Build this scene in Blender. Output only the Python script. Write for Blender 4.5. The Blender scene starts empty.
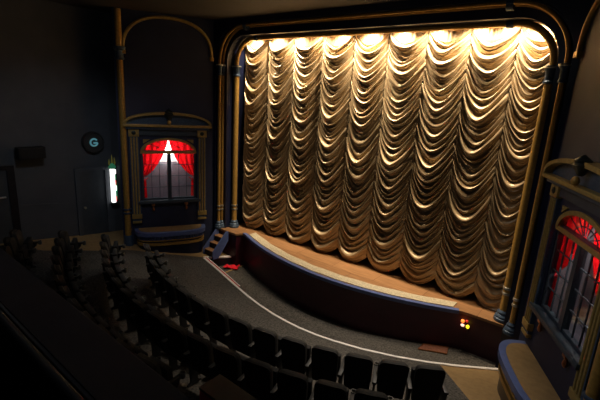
import bpy, bmesh, math, random
from mathutils import Matrix, Vector
random.seed(7)
S = bpy.context.scene
COL = S.collection
PI = math.pi

# ------------------------------------------------------------------ materials
def mat(name, col, rough=.6, metal=0., var=.12, scale=6., bump=0., bscale=40., spec=.4, sheen=0.):
    m = bpy.data.materials.new(name); m.use_nodes = True
    nt = m.node_tree; b = nt.nodes['Principled BSDF']
    b.inputs['Roughness'].default_value = rough
    b.inputs['Metallic'].default_value = metal
    b.inputs['Specular IOR Level'].default_value = spec
    if sheen: b.inputs['Sheen Weight'].default_value = sheen
    tc = nt.nodes.new('ShaderNodeTexCoord')
    nz = nt.nodes.new('ShaderNodeTexNoise'); nz.inputs['Scale'].default_value = scale; nz.inputs['Detail'].default_value = 5
    nt.links.new(tc.outputs['Object'], nz.inputs['Vector'])
    cr = nt.nodes.new('ShaderNodeValToRGB')
    cr.color_ramp.elements[0].position = .3; cr.color_ramp.elements[1].position = .7
    cr.color_ramp.elements[0].color = tuple(c*(1-var) for c in col)+(1,)
    cr.color_ramp.elements[1].color = tuple(min(1, c*(1+var)) for c in col)+(1,)
    nt.links.new(nz.outputs['Fac'], cr.inputs['Fac']); nt.links.new(cr.outputs['Color'], b.inputs['Base Color'])
    if bump:
        n2 = nt.nodes.new('ShaderNodeTexNoise'); n2.inputs['Scale'].default_value = bscale; n2.inputs['Detail'].default_value = 4
        nt.links.new(tc.outputs['Object'], n2.inputs['Vector'])
        bp = nt.nodes.new('ShaderNodeBump'); bp.inputs['Strength'].default_value = bump; bp.inputs['Distance'].default_value = .01
        nt.links.new(n2.outputs['Fac'], bp.inputs['Height']); nt.links.new(bp.outputs['Normal'], b.inputs['Normal'])
    return m

def emit(name, col, st):
    m = bpy.data.materials.new(name); m.use_nodes = True
    nt = m.node_tree; b = nt.nodes['Principled BSDF']
    b.inputs['Base Color'].default_value = col+(1,)
    b.inputs['Emission Color'].default_value = col+(1,)
    b.inputs['Emission Strength'].default_value = st
    return m

M = {}
M['navy'] = mat('navy_paint', (.020, .026, .075), .45, var=.1, scale=3)
M['navy_gloss'] = mat('navy_gloss_paint', (.010, .013, .036), .3, var=.1)
M['black_paint'] = mat('black_paint', (.008, .008, .012), .5)
M['grey_wall'] = mat('dark_grey_wall_paint', (.080, .090, .105), .75, var=.1, scale=2, bump=.1)
M['bay_wall'] = mat('bay_wall_paint', (.022, .027, .060), .6, var=.1, scale=2)
M['bay_wall_grey'] = mat('bay_panel_lighter_grey', (.10, .10, .105), .6, var=.1, scale=2)
M['ceiling'] = mat('ceiling_plaster', (.07, .066, .062), .8, var=.1, scale=2)
M['balcony'] = mat('balcony_paint', (.034, .034, .045), .8)
M['gold'] = mat('gold_paint', (.46, .27, .065), .36, metal=.3, var=.18, scale=18)
M['old_gold'] = mat('old_gold_paint', (.36, .25, .075), .45, metal=.1, var=.2, scale=18)
M['silver'] = mat('silver_metal', (.55, .55, .50), .3, metal=.9)
M['blue'] = mat('blue_paint', (.095, .135, .31), .4, var=.12, scale=9)
M['capital'] = mat('dull_blue_grey_paint', (.06, .095, .15), .4, metal=.2, var=.2, scale=25)
M['curtain'] = mat('gold_satin', (.51, .375, .21), .32, metal=.2, var=.06, scale=14, spec=.5, sheen=.1)
M['maroon'] = mat('maroon_paint', (.050, .006, .016), .4, var=.2, scale=4)
M['runner'] = mat('beige_carpet', (.52, .45, .31), .95, var=.25, scale=30, bump=.6, bscale=120)
M['tan_carpet'] = mat('tan_carpet', (.31, .20, .085), .95, var=.12, scale=10, bump=.4, bscale=150)
M['black_carpet'] = mat('black_carpet', (.078, .071, .061), .95, var=.7, scale=28, bump=.5, bscale=150)
M['white'] = mat('white_paint', (.9, .85, .80), .5, var=.08)
M['plain_red'] = mat('plain_red', (.55, .02, .03), .5)
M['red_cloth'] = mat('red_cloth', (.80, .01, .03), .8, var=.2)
M['maroon_cloth'] = mat('crimson_cloth', (.62, .02, .08), .85, var=.2)
M['seat_black'] = mat('black_upholstery', (.012, .012, .012), .75, var=.2, scale=30)
M['seat_grey'] = mat('grey_upholstery', (.050, .046, .040), .9, var=.2, scale=30, bump=.3)
M['seat_arm'] = mat('armrest_plastic', (.03, .03, .03), .45)
M['cup'] = mat('cup_holder_plastic', (.20, .19, .165), .5)
M['steel'] = mat('dark_steel', (.05, .05, .05), .6, metal=.2)
M['door'] = mat('slate_door_paint', (.060, .070, .082), .38, var=.1)
M['grille_cloth'] = mat('speaker_grille', (.010, .010, .011), .8, bump=.5, bscale=200)
M['copper'] = mat('copper', (.45, .18, .07), .3, metal=.8)
M['bronze'] = mat('dark_bronze', (.035, .045, .04), .4, metal=.5)
M['frame'] = mat('teal_grey_paint', (.045, .062, .08), .5)
M['niche'] = mat('mauve_grey_paint', (.22, .20, .235), .8, var=.1)
M['pale'] = mat('pale_paint', (.85, .82, .78), .8, var=.03)
M['grate'] = mat('rust_mat', (.20, .075, .04), .8, var=.4, scale=40, bump=.5)
M['tabletop'] = mat('dark_grey_laminate', (.030, .028, .033), .6)
M['white_glow'] = emit('lit_white_glass', (1., .98, .95), 2.2)
M['green_glow'] = emit('lit_green_glass', (.05, .32, .16), .22)
M['red_glow'] = emit('lit_red_glass', (.7, .03, .02), .5)
M['yellow_glow'] = emit('lit_amber_glass', (.4, .36, .08), .06)
M['cyan_glow'] = emit('lit_cyan_neon', (.14, .40, .47), .32)
M['dial'] = emit('dim_teal_dial', (.004, .035, .05), .35)
M['bulb'] = emit('lamp_bulb', (1., .93, .8), 12)
M['bulb_orange'] = emit('orange_bulb', (1., .22, .03), 1.6)
M['bulb_pink'] = emit('pink_bulb', (1., .62, .5), 1.2)
M['bulb_yellow'] = emit('yellow_bulb', (1., .75, .02), 1.6)

def wood():
    m = mat('stage_boards', (.36, .19, .085), .42, var=.2, scale=3)
    nt = m.node_tree; b = nt.nodes['Principled BSDF']
    tc = nt.nodes['Texture Coordinate']
    mp = nt.nodes.new('ShaderNodeMapping'); mp.inputs['Scale'].default_value = (1., 9., 1.)
    nt.links.new(tc.outputs['Object'], mp.inputs['Vector'])
    nz = nt.nodes['Noise Texture']; nt.links.new(mp.outputs['Vector'], nz.inputs['Vector'])
    bk = nt.nodes.new('ShaderNodeTexBrick'); bk.inputs['Scale'].default_value = 1.
    bk.inputs['Brick Width'].default_value = 1.22; bk.inputs['Row Height'].default_value = .61; bk.inputs['Mortar Size'].default_value = .006
    bk.inputs['Color1'].default_value = (1, 1, 1, 1); bk.inputs['Color2'].default_value = (.78, .76, .74, 1); bk.inputs['Mortar'].default_value = (.3, .25, .2, 1)
    nt.links.new(tc.outputs['Object'], bk.inputs['Vector'])
    mx = nt.nodes.new('ShaderNodeMixRGB'); mx.blend_type = 'MULTIPLY'; mx.inputs['Fac'].default_value = .8
    nt.links.new(nt.nodes['Color Ramp'].outputs['Color'], mx.inputs['Color1']); nt.links.new(bk.outputs['Color'], mx.inputs['Color2'])
    nt.links.new(mx.outputs['Color'], b.inputs['Base Color'])
    return m
M['wood'] = wood()

def drape_mat():
    m = bpy.data.materials.new('red_translucent_drape'); m.use_nodes = True
    nt = m.node_tree; out = nt.nodes['Material Output']; nt.nodes.remove(nt.nodes['Principled BSDF'])
    tc = nt.nodes.new('ShaderNodeTexCoord'); nz = nt.nodes.new('ShaderNodeTexNoise'); nz.inputs['Scale'].default_value = 20
    cr = nt.nodes.new('ShaderNodeValToRGB')
    cr.color_ramp.elements[0].color = (.62, .004, .008, 1); cr.color_ramp.elements[1].color = (.85, .008, .014, 1)
    nt.links.new(tc.outputs['Object'], nz.inputs['Vector']); nt.links.new(nz.outputs['Fac'], cr.inputs['Fac'])
    a = nt.nodes.new('ShaderNodeBsdfDiffuse'); b = nt.nodes.new('ShaderNodeBsdfTranslucent'); x = nt.nodes.new('ShaderNodeMixShader')
    x.inputs['Fac'].default_value = .6
    nt.links.new(cr.outputs['Color'], a.inputs['Color']); nt.links.new(cr.outputs['Color'], b.inputs['Color'])
    nt.links.new(a.outputs[0], x.inputs[1]); nt.links.new(b.outputs[0], x.inputs[2]); nt.links.new(x.outputs[0], out.inputs['Surface'])
    return m
M['drape'] = drape_mat()

def glass_mat():
    m = bpy.data.materials.new('window_glass'); m.use_nodes = True
    nt = m.node_tree; out = nt.nodes['Material Output']; nt.nodes.remove(nt.nodes['Principled BSDF'])
    a = nt.nodes.new('ShaderNodeBsdfTransparent'); a.inputs['Color'].default_value = (.92, .94, .95, 1)
    g = nt.nodes.new('ShaderNodeBsdfGlossy'); g.inputs['Roughness'].default_value = .08
    x = nt.nodes.new('ShaderNodeMixShader'); x.inputs['Fac'].default_value = .07
    nt.links.new(a.outputs[0], x.inputs[1]); nt.links.new(g.outputs[0], x.inputs[2]); nt.links.new(x.outputs[0], out.inputs['Surface'])
    return m
M['glass'] = glass_mat()

# ------------------------------------------------------------------ mesh helpers
class MB:
    """collects geometry in world coordinates (or through a transform T) and links it as ONE mesh object"""
    def __init__(s, T=None):
        s.bm = bmesh.new(); s.T = T or (lambda a, b, c: (a, b, c))
    def v(s, p): return s.bm.verts.new(s.T(*p))
    def face(s, pts):
        try: return s.bm.faces.new(pts)
        except ValueError: return None
    def box(s, x0, x1, y0, y1, z0, z1, bevel=0):
        vs = [s.v((x, y, z)) for x in (x0, x1) for y in (y0, y1) for z in (z0, z1)]
        fs = []
        for f in ((0, 1, 3, 2), (4, 6, 7, 5), (0, 4, 5, 1), (2, 3, 7, 6), (0, 2, 6, 4), (1, 5, 7, 3)):
            fs.append(s.face([vs[i] for i in f]))
        if bevel:
            es = list({e for f in fs for e in f.edges})
            bmesh.ops.bevel(s.bm, geom=es, offset=bevel, segments=2, affect='EDGES', profile=.6)
        return s
    def prism(s, poly, a0, a1, axis='y'):
        """poly in the two other axes, extruded along axis"""
        def P(p, a):
            return (p[0], a, p[1]) if axis == 'y' else (p[0], p[1], a) if axis == 'z' else (a, p[0], p[1])
        A = [s.v(P(p, a0)) for p in poly]; B = [s.v(P(p, a1)) for p in poly]
        s.face(A[::-1]); s.face(B)
        n = len(poly)
        for i in range(n): s.face([A[i], A[(i+1) % n], B[(i+1) % n], B[i]])
        return s
    def strip(s, L1, L2, closed=False):
        A = [s.v(p) for p in L1]; B = [s.v(p) for p in L2]
        n = len(A)
        for i in range(n if closed else n-1): s.face([A[i], A[(i+1) % n], B[(i+1) % n], B[i]])
        return s
    def grid(s, rows):
        V = [[s.v(p) for p in r] for r in rows]
        for i in range(len(V)-1):
            for j in range(len(V[0])-1): s.face([V[i][j], V[i][j+1], V[i+1][j+1], V[i+1][j]])
        return s
    def lathe(s, c, prof, seg=20, axis=(0, 0, 1)):
        ax = Vector(axis).normalized(); a = ax.orthogonal().normalized(); b = ax.cross(a); c = Vector(c)
        rings = []
        for r, h in prof:
            rings.append([s.v(c+ax*h+(a*math.cos(2*PI*i/seg)+b*math.sin(2*PI*i/seg))*max(r, .0005)) for i in range(seg)])
        for i in range(len(rings)-1):
            for j in range(seg): s.face([rings[i][j], rings[i][(j+1) % seg], rings[i+1][(j+1) % seg], rings[i+1][j]])
        s.face(rings[0][::-1]); s.face(rings[-1])
        return s
    def tube(s, pts, r, seg=10, closed=False):
        pts = [Vector(p) for p in pts]; n = len(pts); rings = []; prev = None
        for i, p in enumerate(pts):
            t = (pts[(i+1) % n]-pts[i-1]) if closed else (pts[min(i+1, n-1)]-pts[max(i-1, 0)])
            t.normalize()
            if prev is None: a = t.orthogonal().normalized()
            else: a = (prev-t*prev.dot(t)).normalized()
            prev = a; b = t.cross(a)
            rr = r[i] if isinstance(r, (list, tuple)) else r
            rings.append([s.v(p+(a*math.cos(2*PI*k/seg)+b*math.sin(2*PI*k/seg))*rr) for k in range(seg)])
        for i in range(n if closed else n-1):
            R0, R1 = rings[i], rings[(i+1) % n]
            for k in range(seg): s.face([R0[k], R0[(k+1) % seg], R1[(k+1) % seg], R1[k]])
        if not closed: s.face(rings[0][::-1]); s.face(rings[-1])
        return s
    def build(s, name, m, parent=None, smooth=True, recalc=True):
        if recalc: bmesh.ops.recalc_face_normals(s.bm, faces=s.bm.faces)
        off = Vector((0, 0, 0)); p = parent
        while p is not None: off += p.location; p = p.parent
        for v in s.bm.verts: v.co -= off
        me = bpy.data.meshes.new(name); s.bm.to_mesh(me); s.bm.free()
        if smooth:
            for p in me.polygons: p.use_smooth = True
            try: me.set_sharp_from_angle(angle=math.radians(38))
            except Exception: pass
        me.materials.append(M[m] if isinstance(m, str) else m)
        o = bpy.data.objects.new(name, me); COL.objects.link(o)
        if parent is not None: o.parent = parent
        return o

def thing(name, label, cat, loc=(0, 0, 0), group=None):
    o = bpy.data.objects.new(name, None); COL.objects.link(o); o.location = loc
    o.empty_display_size = .1
    o['label'] = label; o['category'] = cat; o['kind'] = 'thing'
    if group: o['group'] = group
    return o
def tag(o, label, cat, group=None):
    o['label'] = label; o['category'] = cat; o['kind'] = 'thing'
    if group: o['group'] = group
    return o
def struct(o, label=None):
    o['kind'] = 'structure'
    if label: o['label'] = label
    return o
def estruct(name, loc=(0, 0, 0)):
    o = bpy.data.objects.new(name, None); COL.objects.link(o); o.location = loc; o['kind'] = 'structure'; return o

# ------------------------------------------------------------------ floor (rakes up from the pit towards the balcony)
CY = 11.2
def rake(r): return max(0., .17*(r-4.5))
def fz(x, y): return rake(math.hypot(x, y-CY))
def pol(r, th): return (r*math.sin(th), CY-r*math.cos(th))
def lerp(xs, ys, x):
    if x <= xs[0]: return ys[0]
    for i in range(len(xs)-1):
        if x <= xs[i+1]: return ys[i]+(ys[i+1]-ys[i])*(x-xs[i])/(xs[i+1]-xs[i])
    return ys[-1]
STZ = .9
PITZ = -.2
def pz(x): return lerp([-4, 1., 3.4, 5], [-.2, -.2, -.02, -.02], x)
# white pit line, left to right
PIT = [(-4.03, 7.44), (-3.4, 7.33), (-2.66, 7.17), (-2.1, 7.03), (-1.53, 6.89), (-1.0, 6.78), (-.45, 6.70), (0., 6.67), (.38, 6.665), (.8, 6.70), (1.25, 6.78),
       (1.86, 6.94), (2.53, 7.18), (3.15, 7.46), (3.7, 7.76), (4.2, 8.06), (4.45, 8.22)]
inner = [(-7.2, 8.9), (-4.7, 8.45), (-3.72, 8.45)] + PIT + [(4.75, 8.45), (7.2, 8.9)]
INP = [(math.atan2(x, CY-y), math.hypot(x, CY-y)) for x, y in inner]
def rin(th): return lerp([a for a, b in INP], [b for a, b in INP], th)
ths = sorted(set([a for a, b in INP] + [-1.2+.03*i for i in range(81)]))
def floor_rows(ths, r_out, dz, rin_off=0.):
    rows = []
    for th in ths:
        r0 = rin(th)+rin_off; row = []
        for k in range(25):
            f = k/24; r = r0+(r_out(th)-r0)*f
            x, y = pol(r, th); row.append((x, y, rake(r)+dz))
        rows.append(row)
    return rows
fl = MB(); fl.grid(floor_rows(ths, lambda th: 16.5, 0))
# pit side wall under the floor's edge
edge = [(x, y) for x, y in inner[2:-1]]
struct(fl.build('floor', 'tan_carpet', smooth=False))
pw = MB(); pw.strip([(x, y, fz(x, y)-.001) for x, y in edge], [(x, y, pz(x)-.01) for x, y in edge])
struct(pw.build('wall_pit', 'black_paint', smooth=False))
lth = [5.4, 6.79, 7.64, 8.26, 9.57, 12]; lta = [-47.6, -44.5, -44.1, -41.6, -38.5, -38.5]
cp = MB(); rows = []
for i in range(60):
    f = i/59; row = []
    for k in range(30):
        q = k/29
        # radius grows with q from the pit line; left edge follows lth
        th0 = math.radians(-47.4)*(1-f)+math.radians(42)*f
        r0 = rin(th0)+.02; r = r0+(12-r0)*q
        thl = math.radians(lerp(lth, lta, r)) if r > 5.5 else math.radians(-47.4)
        th = thl*(1-f)+math.radians(42)*f
        x, y = pol(max(r, rin(th)+.02), th); row.append((x, y, fz(x, y)+.008))
    rows.append(row)
cp.grid(rows); struct(cp.build('seating_carpet', 'black_carpet', smooth=False), 'speckled black carpet under the seats')
# white rim line along the edge of the pit and its red inner edge
def offs(pl, d):
    out = []
    for i in range(len(pl)):
        a = Vector(pl[max(i-1, 0)]); b = Vector(pl[min(i+1, len(pl)-1)]); t = (b-a).normalized(); n = Vector((t.y, -t.x))
        out.append((pl[i][0]+n.x*d, pl[i][1]+n.y*d))
    return out
rimline = [(-3.74, 8.4)] + PIT
o2 = offs(PIT, .075); rim = MB()
for pl0, pl1 in ((PIT, o2), ([(-3.72, 8.4), (-4.03, 7.44)], [(-3.80, 8.42), (-4.11, 7.44)])):
    z = lambda p: fz(*p)
    rim.strip([(x, y, fz(x, y)+.022) for x, y in pl0], [(x, y, fz(x, y)+.022) for x, y in pl1])
    rim.strip([(x, y, fz(x, y)+.022) for x, y in pl0], [(x, y, fz(x, y)-.02) for x, y in pl0])
    rim.strip([(x, y, fz(x, y)+.022) for x, y in pl1], [(x, y, fz(x, y)-.02) for x, y in pl1])
struct(rim.build('trim_1', 'white', smooth=False), 'white painted edge line of the orchestra pit')
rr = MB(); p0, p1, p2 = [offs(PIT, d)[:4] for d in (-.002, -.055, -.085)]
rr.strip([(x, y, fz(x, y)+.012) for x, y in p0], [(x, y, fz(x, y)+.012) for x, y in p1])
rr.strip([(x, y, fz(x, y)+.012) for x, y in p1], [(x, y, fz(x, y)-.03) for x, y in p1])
struct(rr.build('trim_2', 'plain_red', smooth=False), 'red band inside the pit edge')
rr = MB(); rr.strip([(x, y, fz(x, y)+.016) for x, y in p1], [(x, y, fz(x, y)+.016) for x, y in p2])
struct(rr.build('trim_6', 'white', smooth=False), 'second thin white line inside the pit edge')

# ------------------------------------------------------------------ stage
def apron(x): return 7.65+.0725*x*x
FRONT = [(-4.34, 8.22), (-3.55, 8.24), (-3.42, 8.46)] + [(x/10, apron(x/10)) for x in range(-33, 34, 3)] + [(3.42, 8.47), (4.5, 8.5)]
st = MB(); st.prism(FRONT+[(4.9, 8.5), (4.9, 10.4), (-4.9, 10.4), (-4.9, 8.22)], STZ-.06, STZ, 'z')
stage = estruct('stage', (0, 9, 0))
st.build('stage_floor', 'wood', stage, smooth=False)
fs = MB(); fin = offs(FRONT, -.05)
fs.strip([(x, y, STZ-.06) for x, y in fin], [(x, y, pz(x)-.02) for x, y in fin])
fs.build('fascia', 'maroon', stage)
ap = FRONT[2:-2]
ns = MB(); a1 = offs(ap, .02); a0 = offs(ap, -.085)
ns.strip([(x, y, STZ+.008) for x, y in a0], [(x, y, STZ+.008) for x, y in a1])
ns.strip([(x, y, STZ+.008) for x, y in a1], [(x, y, STZ-.075) for x, y in a1])
ns.strip([(x, y, STZ-.075) for x, y in a1], [(x, y, STZ-.075) for x, y in a0])
ns.build('nosing', 'blue', stage)
pf = MB()
PP = [(x, y) for x, y in PIT]
pf.grid([[(x, y-.05+k*(9.2-y)/4, pz(x)) for k in range(5)] for x, y in PP])
struct(pf.build('pit_floor', 'black_carpet', smooth=False), 'dark recessed floor of the orchestra pit')
sm = MB(); sm.box(-3.42, -3.36, 7.36, 8.5, PITZ, PITZ+.02); struct(sm.build('trim_3', 'tan_carpet', smooth=False), 'thin tan seam strip across the pit floor')

# carpet runner along the apron
xs = [-3.18+i*(6.33)/48 for i in range(49)]
rn = MB()
f_ = [(x, apron(x)+.11+.01*math.sin(x*9)) for x in xs]; b_ = [(x, apron(x)+.40+.012*math.sin(x*7+1)) for x in xs]
rn.strip([(x, y, STZ+.018) for x, y in f_], [(x, y, STZ+.018) for x, y in b_])
rn.strip([(x, y, STZ) for x, y in f_], [(x, y, STZ+.018) for x, y in f_])
rn.strip([(x, y, STZ+.018) for x, y in b_], [(x, y, STZ) for x, y in b_])
rn.face([rn.v((xs[-1], f_[-1][1], STZ)), rn.v((xs[-1], b_[-1][1], STZ)), rn.v((xs[-1], b_[-1][1], STZ+.018)), rn.v((xs[-1], f_[-1][1], STZ+.018))])
tag(rn.build('carpet_runner', 'runner'), 'long beige carpet runner lying along the curved stage edge', 'carpet')

# steps at the stage's left
sp = thing('stage_steps', 'short flight of wooden steps with blue sides up to the stage left corner', 'steps', (-4.08, 7.95, .12))
X0, X1 = -4.32, -3.86
for z, y0, y1 in ((.36, 7.64, 7.86), (.54, 7.83, 8.05), (.72, 8.02, 8.24)):
    MB().box(X0+.02, X1-.02, y0, y1, z-.03, z, .006).build('tread', 'wood', sp)
for y, z0, z1 in ((7.665, .14, .33), (7.855, .36, .51), (8.045, .54, .69)):
    MB().box(X0+.02, X1-.02, y, y+.015, z0, z1).build('riser', 'black_paint', sp)
for x in (X0, X1):
    m = MB(); m.prism([(7.60, .12), (7.60, .37), (8.13, .905), (8.215, .905), (8.215, .60), (7.82, .12)], x-.02, x+.02, 'x')
    m.build('stringer', 'blue', sp, smooth=False)

# ------------------------------------------------------------------ proscenium
def archpath(hw, top, r, z0, y, n=10, close_bottom=True):
    p = [(-hw, z0)]
    for i in range(n+1):
        a = PI-i*PI/2/n; p.append((-hw+r+r*math.cos(a), top-r+r*math.sin(a)))
    for i in range(n+1):
        a = PI/2-i*PI/2/n; p.append((hw-r+r*math.cos(a), top-r+r*math.sin(a)))
    p.append((hw, z0)); return p
ZTOP = 7.15
def arch_wall(hw, top, r, z0, y0, y1, xo, name, m):
    p = archpath(hw, top, r, z0, 0); w = MB()
    outer = []
    for x, z in p:
        # project outwards onto the outer rectangle
        if z <= top-r+1e-6: outer.append((math.copysign(xo, x), z))
        elif abs(x) <= hw-r+1e-6: outer.append((x, ZTOP))
        else:
            f = (z-(top-r))/r; c = (abs(x)-(hw-r))/r
            a = math.atan2(f, c)/(PI/2)
            sx = xo if a < .5 else (hw-r)+(xo-(hw-r))*(1-a)/.5
            sz = ZTOP if a > .5 else (top-r)+(ZTOP-(top-r))*a/.5
            outer.append((math.copysign(sx, x), sz))
    for yy in (y0, y1): w.strip([(x, yy, z) for x, z in p], [(x, yy, z) for x, z in outer])
    w.strip([(x, y0, z) for x, z in p], [(x, y1, z) for x, z in p])
    w.strip([(x, y0, z) for x, z in outer], [(x, y1, z) for x, z in outer])
    return struct(w.build(name, m, smooth=False))
arch_wall(4.425, 7.0, .95, 0., 8.15, 8.385, 4.75, 'wall_proscenium_front', 'navy_gloss')
arch_wall(4.19, 6.74, .72, -.1, 8.385, 8.70, 5.2, 'wall_proscenium_back', 'navy_gloss')
for sx, nm in ((-1, 'left'), (1, 'right')):
    j = MB(); j.box(min(sx*4.19, sx*5.2), max(sx*4.19, sx*5.2), 8.70, 9.35, -.1, ZTOP); struct(j.build('wall_jamb_'+nm, 'navy_gloss', smooth=False))
bw = MB(); bw.box(-5.2, 5.2, 10.4, 10.5, -.2, 7.6); struct(bw.build('wall_stage_back', 'black_paint', smooth=False))
for sx, nm in ((-1, 'left'), (1, 'right')):
    j = MB(); j.box(min(sx*4.95, sx*5.2), max(sx*4.95, sx*5.2), 9.35, 10.4, -.1, ZTOP); struct(j.build('wall_wing_'+nm, 'black_paint', smooth=False))

def column(name, label, x, y, tubes, zb=STZ, ztop=5.9, grp='gilt proscenium columns'):
    """gold shaft(s) with banded base, ring and capital"""
    t = thing(name, label, 'column', (x, y, zb), grp)
    R = .085 if len(tubes) == 1 else .05
    RR = .085 if len(tubes) == 1 else .12
    sy = 1.
    for dy in tubes:
        MB().lathe((x, y+dy, 0), [(R, zb+.2), (R, ztop-.1)], 20).build('shaft', 'gold', t)
    def stack(nm, m, prof):
        b = MB()
        for dy in tubes: b.lathe((x, y+dy, 0), prof, 22)
        b.build(nm, m, t)
    k = R
    stack('base', 'capital', [(k+.075, zb), (k+.085, zb+.03), (k+.075, zb+.07), (k+.055, zb+.085), (k+.065, zb+.11), (k+.05, zb+.14), (k+.03, zb+.16), (k+.035, zb+.2), (k+.015, zb+.23), (k+.002, zb+.245)])
    for zz in (zb+.62, zb+.74):
        stack('ring', 'silver', [(k+.001, zz-.03), (k+.018, zz-.022), (k+.022, zz), (k+.018, zz+.022), (k+.001, zz+.03)])
    stack('capital', 'capital', [(k+.004, ztop-.26), (k+.03, ztop-.25), (k+.03, ztop-.22), (k+.012, ztop-.2), (k+.018, ztop-.04), (k+.05, ztop), (k+.055, ztop+.05), (k+.005, ztop+.06)])
    stack('capital_ring', 'silver', [(k+.056, ztop+.005), (k+.066, ztop+.02), (k+.056, ztop+.04)])
    return t
column('gold_column', 'slim single gold column on blue base beside the left edge of the curtain', -4.10, 8.68, (0,))
column('gold_column', 'slim single gold column on blue base beside the right edge of the curtain', 4.10, 8.68, (0,))
column('twin_gold_column', 'pair of thin gold shafts joined as one column above the stage steps', -4.345, 8.31, (-.07, .07))
column('twin_gold_column', 'pair of thin gold shafts joined as one column beside the right window bay', 4.345, 8.31, (-.07, .07))

def mould(pts_hw, y, r, name, lab, hw, top, rad, z0):
    p = [(x, y, z) for x, z in archpath(hw, top, rad, z0, y, 14)]
    return p
am = thing('inner_arch_moulding', 'gold round moulding arching close over the top of the curtain', 'moulding', (0, 8.68, 5.95))
MB().tube(mould(0, 8.68, .06, '', '', 4.10, 6.70, .72, 5.95), .065, 12).build('rail', 'gold', am)
for sx in (-1, 1):
    MB().tube([(sx*3.34, 8.68, 6.70), (sx*3.22, 8.68, 6.70)], .085, 14).build('collar', 'capital', am)
om = thing('outer_arch_moulding', 'double gold moulding arching over the dark band above the curtain', 'moulding', (0, 8.31, 5.95))
for dy in (-.07, .07):
    MB().tube(mould(0, 8.31+dy, .05, '', '', 4.345, 6.965 if dy < 0 else 6.955, .95, 5.95), .036, 12).build('rail', 'gold', om)
for sx in (-1, 1):
    MB().tube([(sx*3.38, 8.31, 6.96), (sx*3.26, 8.31, 6.96)], .12, 14).build('collar', 'capital', om)

# ------------------------------------------------------------------ swagged stage curtain
BND = [-4.14, -3.18, -2.23, -1.26, -.30, .62, 1.56, 2.48, 3.38, 4.18]
cur = thing('stage_curtain', 'huge gold satin curtain hung in nine columns of looped swags on the stage', 'curtain', (0, 8.97, .95))
YG = 9.09
TOPZ = 7.0
for si in range(9):
    rnd = random.Random(100+si)
    xa, xb = BND[si], BND[si+1]; W = xb-xa
    NF = 33 + rnd.randint(-1, 2)
    # fold heights, irregular, closer at the top
    gaps = [rnd.choice((.55, .75, .95, 1.15, 1.5)) for _ in range(NF)]
    tot = sum(gaps); hemc = rnd.uniform(.90, .935)
    top_c = 6.42
    fz_ = [top_c]
    for g in gaps: fz_.append(fz_[-1]-(top_c-hemc)*g/tot)
    amps = [rnd.uniform(.55, 1.25) for _ in range(NF+1)]
    tilt = [rnd.uniform(-.35, .35) for _ in range(NF+1)]
    rows = []
    NU = 40
    def sagS(z):   # how far the loops climb towards the gathers
        if z > top_c: return .34*max(0, (TOPZ-z)/(TOPZ-top_c))**1.2
        return lerp([hemc, hemc+.7, hemc+2.2, top_c-1.0, top_c], [.26, .50, .58, .52, .34], z)
    SUB = 16
    # header rows
    hdr = [TOPZ-(TOPZ-top_c)*k/16 for k in range(16)]
    for z in hdr:
        row = []
        f = (TOPZ-z)/(TOPZ-top_c)
        for j in range(NU+1):
            u = j/NU; w = abs(2*u-1)
            pl = .014*math.sin(u*2*PI*9+si+math.sin(u*11+z*3)*.8)*(1-.75*f)
            bel = .10*(1-w**2)*f
            row.append((xa+W*u, YG-bel-pl, z+sagS(z)*w**1.85*f))
        rows.append(row)
    for k in range(NF):
        z0, z1 = fz_[k], fz_[k+1]; g = z0-z1
        for q in range(SUB):
            p = q/SUB; row = []
            # a narrow shelf on top of each loop, then the cloth hangs back down
            if p < .25: lip = math.sin(p/.25*PI/2)**.9; zc = z0-g*.30*(p/.25)**1.6
            else:
                e = (p-.25)/.75; lip = 1-e**1.15+.11*math.sin(e*PI)*math.sin(e*2*PI*2.5+k); zc = z0-g*(.30+.70*e)
            A = (.060+.11*min(1, g/.26))*amps[k]
            for j in range(NU+1):
                u = j/NU; w = abs(2*u-1)
                side = (1-w**2.6)
                a = A*(side*.92+.10)
                bel = .06*(1-w**2)
                # folds drift and merge towards the gathers
                dz = tilt[k]*g*(u-.5)*1.2*side + .018*math.sin(u*9+k*1.7+si*2)*side
                s_ = sagS(zc)
                ruff = .010*math.sin(zc*34+u*5+si)*w**6
                y = YG-bel-a*lip-ruff - .025*math.sin(u*PI)*math.sin(k*.9+si)
                z = zc+s_*w**1.85+dz
                row.append((xa+W*u+.012*math.sin(zc*21+si)*(1-side), y, z))
            rows.append(row)
    # rolled hem
    for q in range(7):
        a = q/6; row = []
        for j in range(NU+1):
            u = j/NU; w = abs(2*u-1)
            z = hemc+.26*w**1.85-.035*math.sin(a*PI*.9)
            y = YG-.06*(1-w**2)-.05*math.sin(a*PI)*(1-w**3)+.05*a
            row.append((xa+W*u, y, z))
        rows.append(row)
    MB().grid(rows).build('swag', 'curtain', cur, recalc=False)

# ------------------------------------------------------------------ window bays (left and mirrored right)
WC = (-5.136, 6.992); U = (-.47, -.883); N = (.883, -.47)
def bayT(sx):
    return lambda t, d, z: (-sx*(WC[0]+U[0]*t+N[0]*d)*-1 if False else (WC[0]+U[0]*t+N[0]*d)*(1 if sx < 0 else -1), WC[1]+U[1]*t+N[1]*d, z)
WZ0, WZ1, WH, WR = 1.90, 3.35, .78, .40      # sill, spring line, half width, rise
def archz(t, h=WH, r=WR): return WZ1+r*math.sqrt(max(0, 1-(t/h)**2))
def seg(n, a, b): return [a+(b-a)*i/n for i in range(n+1)]

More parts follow.
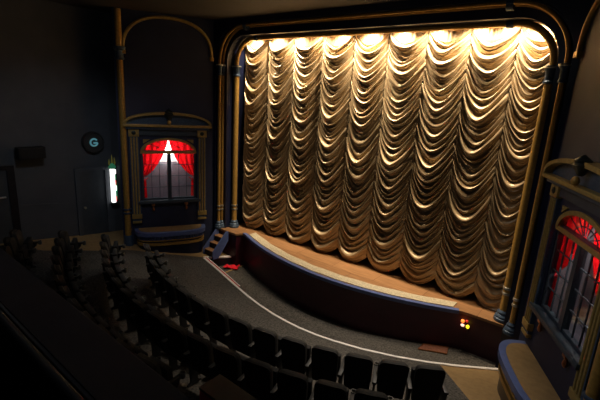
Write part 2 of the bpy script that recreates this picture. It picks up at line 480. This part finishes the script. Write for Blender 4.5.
def bay(sx):
    T = bayT(sx); side = 'left' if sx < 0 else 'right'
    B = lambda: MB(T)
    loc = lambda t=0, d=0, z=0: T(t, d, z)
    # wall with arched opening
    w = B(); T0, T1 = -1.32, 1.36
    w.box(T0, -WH, -.14, 0, 0, ZTOP); w.box(WH, T1, -.14, 0, 0, ZTOP); w.box(-WH, WH, -.14, 0, 0, WZ0)
    ts = seg(24, -WH, WH)
    for a, b in zip(ts, ts[1:]): w.prism([(a, archz(a)), (b, archz(b)), (b, ZTOP), (a, ZTOP)], -.14, 0, 'y')
    struct(w.build('wall_bay_'+side, 'bay_wall', smooth=False))
    pn = B(); ap_ = [(-.06+1.17*math.copysign(abs(math.cos(a))**.86, math.cos(a)), 6.12+.91*abs(math.sin(a))**.86) for a in seg(30, 0, PI)]
    pn.prism([(1.11, 4.0)]+ap_+[(-1.23, 4.0)], .0005, .012, 'y')
    struct(pn.build('wall_panel_'+side, 'bay_wall' if sx < 0 else 'bay_wall_grey', smooth=False))  # right panel is greyer and lighter than the left one
    # lit niche behind the window
    n = B()
    n.box(-1.0, 1.0, -.78, -.74, 1.6, 4.1); n.box(-1.04, -1.0, -.78, -.14, 1.6, 4.1); n.box(1.0, 1.04, -.78, -.14, 1.6, 4.1)
    n.box(-1.04, 1.04, -.78, -.14, 1.56, 1.6); n.box(-1.04, 1.04, -.78, -.14, 4.1, 4.14)
    struct(n.build('wall_niche_'+side, 'niche', smooth=False))
    # painted backdrop: pale sky over a grey roof
    bd = thing('painted_backdrop', 'pale and grey painted panel seen between the red drapes of the %s window' % side, 'backdrop', loc(0, -.72, 1.7))
    B().box(-.98, .98, -.735, -.72, 2.9, 4.05).build('sky_panel', 'pale', bd, smooth=False)
    b = B(); b.prism([(-.98, 1.62), (.98, 1.62), (.98, 2.45), (.62, 2.62), (.35, 2.86), (.28, 2.95), (-.28, 2.95), (-.35, 2.86), (-.62, 2.62), (-.98, 2.45)], -.715, -.70, 'y')
    b.build('roof_panel', 'niche', bd, smooth=False)
    # window
    nm = 'window_1' if sx < 0 else 'window_2'
    wd = estruct(nm, loc(0, 0, WZ0))
    f = B()
    f.box(-WH, -WH+.05, -.10, -.02, WZ0, WZ1); f.box(WH-.05, WH, -.10, -.02, WZ0, WZ1); f.box(-WH, WH, -.10, -.02, WZ0, WZ0+.05)
    f.build('frame', 'frame', wd, smooth=False)
    B().box(-WH, WH, -.11, .0, WZ1-.05, WZ1+.035).build('transom', 'frame', wd, smooth=False)
    B().box(-.055, .055, -.11, .0, WZ0, WZ1-.05).build('mullion', 'frame', wd, smooth=False)
    for s in (-1, 1):
        m = B()
        for k in (1, 2):
            t = s*(.055+(WH-.105)*k/3); m.box(t-.008, t+.008, -.075, -.05, WZ0+.05, WZ1-.05)
        for k in (1, 2, 3):
            z = WZ0+.05+(WZ1-.1-WZ0)*k/4; a, b2 = sorted((s*.055, s*(WH-.05))); m.box(a, b2, -.075, -.05, z-.008, z+.008)
        m.build('muntin_grid', 'frame', wd, smooth=False)
        g = B(); a, b2 = sorted((s*.055, s*(WH-.05))); g.box(a, b2, -.066, -.060, WZ0+.05, WZ1-.05); g.build('pane', 'glass', wd, smooth=False)
    fan = B()
    for a in (22, 45, 67, 90, 113, 135, 158):
        c, s_ = math.cos(math.radians(a)), math.sin(math.radians(a))
        k = 1/math.sqrt((c/WH)**2+(s_/WR)**2)
        fan.tube([(.10*c, -.06, WZ1+.03+.05*s_), (k*c*.98, -.06, WZ1+k*s_*.98)], .009, 6)
    fan.tube([(.36*math.cos(a), -.06, WZ1+.02+.19*math.sin(a)) for a in seg(16, 0, PI)], .009, 6)
    fan.build('fanlight_bars', 'frame', wd)
    g = B(); g.prism([(t, archz(t)) for t in ts]+[(WH, WZ1), (-WH, WZ1)], -.066, -.06, 'y'); g.build('fanlight_pane', 'glass', wd, smooth=False)
    at = B()
    aa = seg(28, 0, PI)
    o1 = [((WH+.015)*math.cos(a), WZ1+(WR+.02)*math.sin(a)) for a in aa]; i1 = [((WH-.065)*math.cos(a), WZ1+(WR-.055)*math.sin(a)) for a in aa]
    for d in (.03, -.08): at.strip([(x, d, z) for x, z in o1], [(x, d, z) for x, z in i1])
    at.strip([(x, .03, z) for x, z in o1], [(x, -.08, z) for x, z in o1]); at.strip([(x, .03, z) for x, z in i1], [(x, -.08, z) for x, z in i1])
    at.build('arch_trim', 'old_gold', wd)
    B().box(-WH-.02, WH+.02, .001, .022, WZ1-.045, WZ1+.03).build('transom_trim', 'old_gold', wd, smooth=False)
    sl = B(); sl.box(-.90, .90, -.02, .13, WZ0-.09, WZ0, .012); sl.build('sill', 'frame', wd)
    for t in (-.47, .49):
        c = B(); c.box(t-.05, t+.05, 0, .10, WZ0-.17, WZ0-.09, .01); c.lathe((t, .055, WZ0-.26), [(.004, -.08), (.03, -.055), (.042, -.01), (.03, .04), (.02, .06), (.035, .09)], 12)
        c.build('bracket', 'copper', wd)
    # surround
    sr = thing('window_surround', 'navy and gold classical surround with fluted pilasters around the %s window' % side, 'window surround', loc(0, .05, 1.1))
    for s in (-1, 1):
        c = s*.955
        p = B(); p.box(c-.125, c+.125, -.01, .07, 1.24, 4.0); pl = p.build('pilaster', 'capital', sr, smooth=False)
        fl_ = B()
        for k in (-1, 0, 1): fl_.tube([(c+k*.075, .072, 1.42), (c+k*.075, .072, 3.78)], .024, 8)
        fl_.build('flute', 'old_gold', pl)
        q = B(); q.box(c-.14, c+.14, -.01, .10, 3.80, 4.02, .012); q.build('capital_block', 'old_gold', pl)
        q = B(); q.box(c-.14, c+.14, -.01, .10, 1.36, 1.50, .012); q.box(c-.13, c+.13, -.01, .09, 1.22, 1.29, .01); q.build('base_block', 'old_gold', pl)
        r_ = B(); r_.lathe((c, .10, 3.91), [(.06, 0), (.055, .015), (.03, .02), (.02, .03)], 14, (1, 0, 0) if False else (0, 1, 0)); r_.build('rosette', 'bronze', pl)
    fr = B(); fr.box(-.83, .83, -.005, .06, 3.84, 4.02); fr.build('frieze', 'frame', sr, smooth=False)
    for s in (-1, 1):
        q = B(); a = s*.62; q.prism([(a-s*.10, 3.72), (a+s*.09, 3.72), (a+s*.09, 3.60)], 0, .025, 'y'); q.build('spandrel', 'old_gold', sr, smooth=False)
    co = B(); co.box(-1.16, 1.16, 0, .16, 4.02, 4.09, .012); co.build('cornice', 'capital', sr, smooth=False)
    co = B(); co.box(-1.22, 1.22, 0, .23, 4.09, 4.16, .015); co.build('cornice_band', 'old_gold', sr, smooth=False)
    pe = B(); cu = [(1.20*math.cos(a)*1.0, 4.16+.34*math.sin(a)**.9) for a in seg(24, 0, PI)]
    pe.prism(cu, 0, .10, 'y'); pe.build('tympanum', 'capital', sr, smooth=False)
    pb = B(); c0 = [(1.22*math.cos(a), 4.16+.36*math.sin(a)**.9) for a in seg(24, .02, PI-.02)]; c1 = [(1.14*math.cos(a), 4.165+.28*math.sin(a)**.9) for a in seg(24, .02, PI-.02)]
    for d in (0, .23): pb.strip([(x, d, z) for x, z in c0], [(x, d, z) for x, z in c1])
    pb.strip([(x, 0, z) for x, z in c0], [(x, .23, z) for x, z in c0]); pb.strip([(x, 0, z) for x, z in c1], [(x, .23, z) for x, z in c1])
    pb.build('pediment_arch', 'old_gold', sr)
    ur = B(); ur.lathe((0, .20, 4.33), [(.03, -.02), (.06, .01), (.085, .06), (.12, .10), (.14, .13), (.10, .17), (.12, .20), (.06, .25), (.02, .28)], 14); ur.build('finial', 'bronze', sr)
    ur = B(); ur.lathe((0, .245, 4.23), [(.004, -.07), (.045, -.05), (.062, 0), (.045, .05), (.02, .07)], 14); ur.build('pendant', 'gold', sr)
    # red tied-back drapes
    for s in (-1, 1):
        near = 'nearer the stage' if s < 0 else 'farther from the stage'
        zs = [3.85, 3.7, 3.55, 3.35, 3.15, 2.95, 2.80, 2.70, 2.62, 2.56]
        inn = [.015, .02, .05, .11, .20, .33, .44, .54, .64, .73]
        rows = []
        for i in range(46):
            z = 3.85-(3.85-2.56)*i/45
            a = lerp(zs[::-1], inn[::-1], z); row = []
            pinch = max(0, (2.9-z)/.34)
            for j in range(37):
                u = j/36; t = a+(.84-a)*u
                pl = .035*math.sin(u*2*PI*4+.6*math.sin(z*3))*(1-.3*pinch)
                zz = z-.28*max(0, (3.3-z))*(1-u)*0-.14*u*(1 if z < 3.3 else (3.85-z)/.55)*(1-.4*pinch)
                row.append((s*t, -.125+pl*.55, zz))
            rows.append(row)
        dr = B().grid(rows).build('red_drape', 'drape')
        tag(dr, 'red tied-back drape inside the %s window on the side %s' % (side, near), 'drape', 'red window drapes')
        tl = B(); rows = []
        for i in range(16):
            z = 2.52-(2.52-1.93)*i/15; row = []
            for j in range(13):
                u = j/12; wdt = .12+.05*i/15; t = .66-.02*(i/15)+wdt*u
                row.append((s*t, -.125+.02*math.sin(u*2*PI*2.5), z))
            rows.append(row)
        tl.grid(rows).build('tail', 'drape', dr)
        tb = B(); tb.tube([(s*.60, -.15, 2.55), (s*.68, -.095, 2.49), (s*.80, -.13, 2.53)], .02, 8); tb.build('tieback', 'plain_red', dr)
    lp = thing('window_lamp', 'glowing bulb at the top between the red drapes of the %s window' % side, 'lamp', loc(.16, -.42, 3.36))
    B().lathe((.14, -.40, 3.38), [(.003, -.03), (.02, -.02), (.028, 0), (.02, .022), (.01, .03)], 12).build('bulb', 'bulb', lp)
    B().lathe((.14, -.40, 3.44), [(.014, -.03), (.014, .66)], 8).build('stem', 'steel', lp)
    L = bpy.data.lights.new('niche_light', 'POINT'); L.energy = 38 if sx < 0 else 17; L.color = (1, .93, .86); L.shadow_soft_size = .05
    lo = bpy.data.objects.new('niche_light', L); COL.objects.link(lo); lo.location = loc(0, -.52, 3.30)
    # arch rib over the bay
    ar = thing('bay_arch_rib', 'slim gold rib arching high on the wall above the %s window' % side, 'moulding', loc(-.08, .03, 6.1))
    pts = []
    for i in range(41):
        a = PI*i/40; c, s_ = math.cos(a), math.sin(a)
        pts.append((-.06+1.19*math.copysign(abs(c)**.86, c), .05, 6.12+.93*abs(s_)**.86))
    B().tube(pts, .045, 10).build('rib', 'old_gold', ar)
    for t in (pts[0][0], pts[-1][0]):
        q = B(); q.box(t-.07, t+.07, 0, .10, 6.02, 6.12, .01); q.build('corbel', 'gold', ar)
    # bench-like plinth under the window
    ld = thing('curved_plinth', 'low round-ended blue plinth with tan top and gold bands under the %s window' % side, 'plinth', loc(0, .3, .25))
    def plan(h, dpt, n=3.2, k=36):
        out = []
        for a in seg(k, 0, PI):
            c, s_ = math.cos(a), math.sin(a)
            out.append((h*math.copysign(abs(c)**(2/n), c), dpt*abs(s_)**(2/n)))
        return out
    def slab(nm, m, h, dpt, z0, z1, par=ld):
        q = B(); q.prism(plan(h, dpt), z0, z1, 'z'); return q.build(nm, m, par, smooth=True)
    LT = 1.03
    slab('base', 'navy_gloss', .96, .50, .02, LT-.12)
    slab('gold_band', 'gold', 1.0, .545, LT-.42, LT-.34); slab('gold_band', 'gold', .985, .53, LT-.29, LT-.255)
    q = B(); P = plan(.96, .50, k=120); PO = plan(.985, .53, k=120)
    z_ = [(PO if (i//2) % 2 else P)[i] for i in range(121)]
    q.prism(z_, LT-.255, LT-.12, 'z')
    q.build('dentil_band', 'blue', ld, smooth=False)
    slab('nosing', 'blue', 1.04, .60, LT-.12, LT)
    slab('top_carpet', 'tan_carpet', .93, .49, LT, LT+.008)
    # far gilt pole with collar
    return T
TL = bay(-1); TR = bay(1)

def pole(sx):
    T = bayT(sx); side = 'left' if sx < 0 else 'right'
    x, y, _ = T(1.22, .03, 0)
    z0 = fz(x, y)
    t = thing('gilt_pole', 'tall gold pole rising to the ceiling at the outer corner of the %s window bay' % side, 'column', (x, y, z0))
    MB().lathe((x, y, 0), [(.085, z0), (.085, ZTOP-.02)], 20).build('shaft', 'gold', t)
    MB().lathe((x, y, 0), [(.14, z0-.02), (.14, z0+.06), (.13, z0+.08), (.13, z0+.25), (.12, z0+.28), (.087, z0+.3)], 20).build('base', 'capital', t)
    for zz in (1.55, 1.66): MB().lathe((x, y, 0), [(.086, zz-.03), (.11, zz-.02), (.115, zz), (.11, zz+.02), (.086, zz+.03)], 20).build('ring', 'capital', t)
    MB().lathe((x, y, 0), [(.088, 5.85), (.12, 5.87), (.12, 5.91), (.10, 5.94), (.105, 6.08), (.15, 6.12), (.16, 6.19), (.088, 6.2)], 20).build('capital', 'capital', t)
pole(-1); pole(1)

# ------------------------------------------------------------------ house walls and ceiling
XW = 6.74
for sx, nm in ((-1, 'left'), (1, 'right')):
    a, b = sorted((sx*XW, sx*(XW+.2)))
    w = MB(); w.box(a, b, -5, 6.5, -.1, ZTOP); struct(w.build('wall_'+nm, 'grey_wall', smooth=False))
    w = MB(TL if sx < 0 else TR); w.box(1.26, 1.36, -1.15, -.141, 0, ZTOP); struct(w.build('wall_return_'+nm, 'grey_wall', smooth=False))
    # dado rail following the rake
    d = MB(); pts = [(sx*(XW-.012), y, fz(-XW, y)+.97) for y in seg(20, -4, 4.72)]
    d.strip([(x-.0, y, z) for x, y, z in pts], [(x, y, z+.04) for x, y, z in pts]); d.strip([(x, y, z+.04) for x, y, z in pts], [(x+sx*.012, y, z+.04) for x, y, z in pts])
    d.strip([(x, y, z) for x, y, z in pts], [(x+sx*.012, y, z) for x, y, z in pts])
    struct(d.build('trim_4' if sx < 0 else 'trim_5', 'grey_wall', smooth=False))
ce = MB(); ce.box(-7, 7, -5, 8.7, ZTOP, ZTOP+.1); struct(ce.build('ceiling', 'ceiling', smooth=False))
re = MB(); re.box(-7, 7, -5.2, -5, 1.5, ZTOP); struct(re.build('wall_rear', 'grey_wall', smooth=False))

# doors on the left wall
XF = -XW
d1 = estruct('door_1', (XF, 5.4, .75))
zf = fz(-XW, 5.4)-.02
f = MB(); f.box(XF, XF+.06, 4.93, 5.05, zf, 2.80); f.box(XF, XF+.06, 5.80, 5.92, zf, 2.80); f.box(XF, XF+.06, 5.051, 5.799, 2.69, 2.80); f.build('frame', 'grey_wall', d1, smooth=False)
MB().box(XF, XF+.03, 5.05, 5.80, zf, 2.69).build('panel', 'door', d1, smooth=False)
MB().tube([(XF+.03, 5.15, 1.62), (XF+.085, 5.15, 1.62)], .035, 12).build('knob', 'silver', d1)
d2 = estruct('door_2', (XF, 2.9, 1.1)); zf = fz(-XW, 2.9)-.04
f = MB(); f.box(XF, XF+.07, 3.30, 3.47, zf-.1, 3.05); f.box(XF, XF+.07, 2.2, 2.34, zf, 3.05); f.box(XF, XF+.07, 2.341, 3.299, 2.95, 3.05); f.build('frame', 'black_paint', d2, smooth=False)
MB().box(XF, XF+.03, 2.34, 3.30, zf-.06, 2.95).build('panel', 'door', d2, smooth=False)
MB().tube([(XF+.07, 2.42, 2.25), (XF+.07, 3.22, 2.25)], .025, 10).build('push_bar', 'silver', d2)

sp_ = thing('wall_speaker', 'black loudspeaker box mounted high on the left wall', 'speaker', (XF+.2, 3.8, 3.35))
MB().box(XF+.10, XF+.36, 3.52, 4.14, 3.22, 3.52, .02).build('cabinet', 'seat_black', sp_)
MB().box(XF+.36, XF+.375, 3.55, 4.11, 3.25, 3.49).build('grille', 'grille_cloth', sp_)
MB().box(XF-.01, XF+.11, 3.72, 3.92, 3.30, 3.44).build('bracket', 'steel', sp_)

ck = thing('neon_clock', 'round dark wall clock with a glowing cyan ring above the grey door', 'clock', (XF, 5.50, 3.54))
AX = (1, 0, 0); CC = (XF, 5.50, 3.54)
MB().lathe(CC, [(.31, 0), (.31, .10), (.295, .13), (.27, .13), (.265, .10)], 40, AX).build('rim', 'steel', ck)
MB().lathe(CC, [(.26, .0), (.26, .095)], 40, AX).build('face', 'dial', ck)
g = MB(); R_ = .100
g.tube([(XF+.125, 5.50+R_*math.cos(a), 3.54+R_*math.sin(a)) for a in seg(30, math.radians(38), math.radians(352))], .026, 8)
g.tube([(XF+.125, 5.49, 3.525), (XF+.125, 5.50+R_, 3.525)], .026, 8)
g.build('neon_ring', 'cyan_glow', ck)

lb = thing('stained_glass_sconce', 'tall lit white wall sconce with green and red glass beside the grey door', 'lamp', (XF+.08, 6.08, 1.65))
YB = 6.03
MB().box(XF, XF+.05, YB-.10, YB+.12, 1.60, 2.80, .01).build('back_plate', 'bronze', lb)
MB().box(XF+.05, XF+.17, YB-.09, YB+.01, 1.66, 2.72, .02).build('white_glass', 'white_glow', lb)
for k in range(6):
    MB().box(XF+.05, XF+.16, YB+.015, YB+.05, 1.70+k*.17, 1.84+k*.17, .008).build('side_glass', ('red_glow', 'green_glow', 'white_glow')[k % 3], lb)
MB().box(XF+.05, XF+.15, YB+.055, YB+.075, 1.75, 2.3, .008).build('green_strip', 'green_glow', lb)
MB().lathe((XF+.10, YB-.03, 2.78), [(.09, -.06), (.11, 0), (.07, .06), (.03, .1)], 12).build('crown', 'green_glow', lb)
for dy, h in ((-.09, .20), (0, .34), (.08, .24)):
    MB().lathe((XF+.09, YB-.02+dy, 2.82), [(.012, 0), (.032, h*.3), (.018, h*.7), (.002, h)], 8).build('leaf', 'yellow_glow', lb)
MB().box(XF+.04, XF+.17, YB-.10, YB+.11, 1.58, 1.66, .01).build('foot', 'bronze', lb)

# ------------------------------------------------------------------ theatre seats
def seat_proto():
    t = thing('theatre_seat', 'x', 'theatre seat')
    # local frame: +Y faces the stage, origin on the floor under the top of the back
    def back(y0, y1, hw, zb, zt, n=12):
        prof = []
        for i in range(n+1):
            a = i/n*PI
            prof.append((hw*math.copysign(abs(math.cos(a))**.5, math.cos(a)), zt-.15+.15*abs(math.sin(a))**.62))
        prof = [(hw*.90, zb)] + prof + [(-hw*.90, zb)]
        m = MB(lambda x, y, z: (x, y+.17*(1.0-z)-.20*(x/.25)**2*-.25, z))
        m.prism(prof, y0, y1, 'y'); es = [e for e in m.bm.edges if len(e.link_faces) == 2 and e.calc_face_angle(0) > 1.0]
        bmesh.ops.bevel(m.bm, geom=es, offset=.018, segments=2, affect='EDGES')
        return m
    back(-.055, -.005, .215, .34, 1.03).build('back_shell', 'seat_black', t)
    back(-.004, .065, .20, .42, 1.01).build('backrest', 'seat_grey', t)
    m = MB(lambda x, y, z: (x, y+.05*(.9-z), z)); m.box(-.215, .215, .20, .30, .42, .80, .03); m.build('seat', 'seat_black', t)
    MB().box(-.20, .20, .10, .24, .40, .45, .01).build('hinge_bar', 'steel', t)
    def side(x):
        m = MB(); m.prism([(.04, 0), (.30, 0), (.30, .03), (.24, .06), (.22, .40), (.36, .55), (.36, .60), (-.01, .60), (.0, .45), (.09, .3), (.10, .06), (.04, .03)], x-.018, x+.018, 'x')
        a = m.build('leg', 'steel', t, smooth=False)
        m = MB(); m.box(x-.035, x+.035, -.03, .40, .60, .645, .015); b = m.build('armrest', 'seat_arm', t)
        m = MB(); m.lathe((x, .43, .57), [(.030, 0), (.038, .02), (.04, .08), (.042, .09), (.034, .09), (.032, .03)], 14); c = m.build('cup_holder', 'cup', t)
        return a, b, c
    side(.265)
    end = side(-.265)
    return t, end
proto, endparts = seat_proto()
endnames = [o.name for o in endparts]
first = [True]
def kids(o): return [c for c in bpy.data.objects if c.parent == o]
PK = kids(proto)
def place_seat(r, th, label, group, end):
    x, y = pol(r, th); z = rake(r)+.008
    if first[0]:
        o = proto; first[0] = False
    else:
        o = proto.copy(); COL.objects.link(o)
        for c in PK:
            if c in endparts and not end: continue
            d = c.copy(); COL.objects.link(d); d.parent = o
    o.location = (x, y, z-.01); o.rotation_euler = (0, 0, th)
    o['label'] = label; o['category'] = 'theatre seat'; o['group'] = group
    return o
ORD = ['first', 'second', 'third', 'fourth', 'fifth', 'sixth', 'seventh', 'eighth', 'ninth', 'tenth', 'eleventh', 'twelfth', 'thirteenth', 'fourteenth', 'fifteenth', 'sixteenth', 'seventeenth']
ROWS = [('front row', 6.98, .577-14*.0757, .0757, 15), ('second row', 7.93, -.545, .0668, 16), ('third row', 8.83, -.545, .0600, 12), ('fourth row', 9.72, -.525, .0545, 5)]
for rn_, r, t0, dt, n in ROWS:
    for i in range(n):
        if rn_ == 'front row' and i > 7:
            k = n-1-i; lab = ('end theatre seat at the right end of the front row' if k == 0 else 'black theatre seat, %s from the right end of the front row' % ORD[k])
        elif i == 0: lab = 'end theatre seat at the left aisle end of the %s' % rn_
        else: lab = 'black theatre seat, %s from the left aisle end of the %s' % (ORD[i], rn_)
        place_seat(r, t0+dt*i, lab, 'theatre seats of the %s' % rn_, i == 0)

# ------------------------------------------------------------------ small things
tb = thing('draped_table', 'dark topped table with a crimson cloth front among the rear seats', 'table', (2.2, 2.95, fz(2.2, 2.95)))
zt = 1.5; zb_ = fz(2.2, 2.95)
MB().box(1.73, 2.75, 2.77, 3.12, zt-.04, zt, .006).build('tabletop', 'tabletop', tb, smooth=False)
rows = []
for i in range(6):
    z = zt-.04-(zt-.05-zb_-.02)*i/5
    rows.append([(1.74+j*1.0/60, 2.775+.012*math.sin(j*.9)*(i/5), z) for j in range(61)])
MB().grid(rows).build('cloth_front', 'maroon_cloth', tb)
for x in (1.78, 2.70):
    for y in (2.82, 3.08): MB().box(x-.02, x+.02, y-.02, y+.02, zb_-.06, zt-.04).build('leg', 'steel', tb, smooth=False)

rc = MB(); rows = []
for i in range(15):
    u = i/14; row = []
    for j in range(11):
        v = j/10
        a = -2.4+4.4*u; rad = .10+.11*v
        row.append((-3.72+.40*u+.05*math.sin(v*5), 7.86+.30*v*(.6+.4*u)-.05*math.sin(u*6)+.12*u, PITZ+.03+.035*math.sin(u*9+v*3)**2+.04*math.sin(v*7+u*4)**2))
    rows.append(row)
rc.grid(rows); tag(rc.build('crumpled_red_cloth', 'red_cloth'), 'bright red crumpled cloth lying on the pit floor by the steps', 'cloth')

gr = thing('floor_mat', 'rusty brown patterned mat on the pit floor near the right window', 'mat', (3.0, 8.15, pz(3.)))
MP = [(2.72, 7.91), (3.28, 8.12), (3.22, 8.385), (2.74, 8.17)]
m = MB()
m.strip([(x, y, pz(x)+.002) for x, y in MP[:2]], [(x, y, pz(x)+.002) for x, y in (MP[3], MP[2])]); m.strip([(x, y, pz(x)+.018) for x, y in MP[:2]], [(x, y, pz(x)+.018) for x, y in (MP[3], MP[2])])
m.strip([(x, y, pz(x)+.002) for x, y in MP], [(x, y, pz(x)+.018) for x, y in MP], True)
bmesh.ops.remove_doubles(m.bm, verts=m.bm.verts, dist=1e-5)
m.build('mat_body', 'grate', gr, smooth=False)
m = MB(); m.tube([(x, y, pz(x)+.02) for x, y in MP], .014, 6, True); m.build('border', 'copper', gr)

cx, cy = 3.47, 8.49
ll = thing('coloured_lamp_cluster', 'cluster of tiny orange, pink and yellow bulbs on the maroon stage front', 'lamp', (cx, cy, .66))
MB().box(cx-.05, cx+.05, cy-.03, cy+.04, .42, .64, .008).build('bracket', 'maroon', ll)
MB().lathe((cx-.06, cy-.06, .70), [(.004, -.04), (.036, -.02), (.036, .02), (.004, .04)], 12).build('orange_bulb', 'bulb_orange', ll)
MB().lathe((cx-.045, cy-.09, .62), [(.004, -.035), (.032, -.02), (.04, .01), (.004, .035)], 12).build('pink_bulb', 'bulb_pink', ll)
MB().lathe((cx+.06, cy-.08, .62), [(.004, -.045), (.034, -.02), (.034, .02), (.004, .045)], 12).build('yellow_bulb', 'bulb_yellow', ll)
MB().lathe((cx+.02, cy-.05, .72), [(.004, -.03), (.028, -.01), (.028, .02), (.004, .03)], 12).build('red_bulb', 'red_glow', ll)

# ------------------------------------------------------------------ balcony in front of the camera
bp = estruct('balcony_front', (0, .6, 3.4))
BX = 6.7
MB().box(-BX, BX, .47, .62, 3.2, 4.22).build('parapet', 'balcony', bp, smooth=False)
MB().box(-BX, BX, .555, .685, 4.16, 4.20, .008).build('outer_cap', 'balcony', bp, smooth=False)
MB().box(-BX, BX, .455, .555, 4.18, 4.215, .004).build('inner_cap', 'black_paint', bp, smooth=False)
MB().box(-BX, BX, -1.0, .47, 3.2, 3.4).build('balcony_floor', 'black_paint', bp, smooth=False)
hr = thing('balcony_handrail', 'flat dark rail along the inside of the balcony front', 'rail', (0, .45, 3.4))
MB().tube([(-BX, .40, 4.28), (BX, .40, 4.28)], .018, 10).build('rail', 'steel', hr)
for x in (-4, -1, 2, 5): MB().tube([(x, .40, 3.4), (x, .40, 4.28)], .015, 8).build('post', 'steel', hr)

# ------------------------------------------------------------------ lights
def spot(x, y, z, tx, ty, tz, e, col, ang=150, blend=.6, size=.03):
    L = bpy.data.lights.new('batten_and_fill_spot', 'SPOT'); L.energy = e; L.color = col; L.spot_size = math.radians(ang); L.spot_blend = blend; L.shadow_soft_size = size
    o = bpy.data.objects.new('batten_and_fill_spot', L); COL.objects.link(o); o.location = (x, y, z)
    o.rotation_euler = (Vector((tx, ty, tz))-Vector((x, y, z))).to_track_quat('-Z', 'Y').to_euler()
WARM = (1., .80, .56)
for x, k in ((-3.62, 1.1), (-2.78, 1.1), (-2.04, .9), (-1.3, .55), (-.6, 1.), (.2, 1.2), (.97, 1.), (1.75, .9), (2.61, 1.), (3.26, 1.), (3.82, .9)):
    spot(x, 8.77, 6.90, x, 8.80, 0, 300*k, WARM, 120, .9)
def point(x, y, z, e, col, s=.3):
    L = bpy.data.lights.new('house_fill', 'POINT'); L.energy = e; L.color = col; L.shadow_soft_size = s
    o = bpy.data.objects.new('house_fill', L); COL.objects.link(o); o.location = (x, y, z)
# added fill light for walls, window bays and seats, from no visible lamp
for sx, e in ((-1, 105), (1, 130)):
    spot(sx*1.5, 3.4, 6.9, sx*6.74, 4.6, 2.4, e, (.85, .9, 1.), 62, 1., .2)
    spot(sx*1.2, 4.6, 6.9, sx*4.6, 6.6, 3.2, e*(.45 if sx < 0 else .75), (.9, .92, 1.), 60, 1., .2)
for x, y, e in ((-2, 1.6, 7), (3, 1.6, 6)): point(x, y, 6.7, e, (.85, .9, 1.))
for x, e in ((-2.3, 330), (.6, 720), (2.6, 900)): spot(x, 8.08, 6.95, x, 5.9, 0, e, (1., .86, .70), 54, 1., .1)  # added spots before the arch, extending the batten's spill over apron and pit
W = bpy.data.worlds.new('World'); S.world = W; W.use_nodes = True
W.node_tree.nodes['Background'].inputs['Color'].default_value = (.5, .6, 1., 1); W.node_tree.nodes['Background'].inputs['Strength'].default_value = .01

# ------------------------------------------------------------------ camera
F = 404.65
R = [0.77857, 0.19849, -0.59535, 0.62496, -0.15895, 0.7643, 0.05708, -0.96713, -0.2478]
cam = bpy.data.cameras.new('camera'); co = bpy.data.objects.new('camera', cam); COL.objects.link(co)
cam.sensor_width = 36; cam.lens = F/600*36; cam.clip_start = .02; cam.clip_end = 100
c0 = Vector((R[0], R[3], R[6])); c1 = Vector((R[1], R[4], R[7])); c2 = Vector((R[2], R[5], R[8]))
m = Matrix((c0, -c1, -c2)).transposed().to_4x4(); m.translation = (5.35, 0, 5.175)
co.matrix_world = m
S.camera = co
S.view_settings.view_transform = 'Standard'; S.view_settings.look = 'None'; S.view_settings.gamma = 1; S.view_settings.use_curve_mapping = False
S.view_settings.exposure = 0
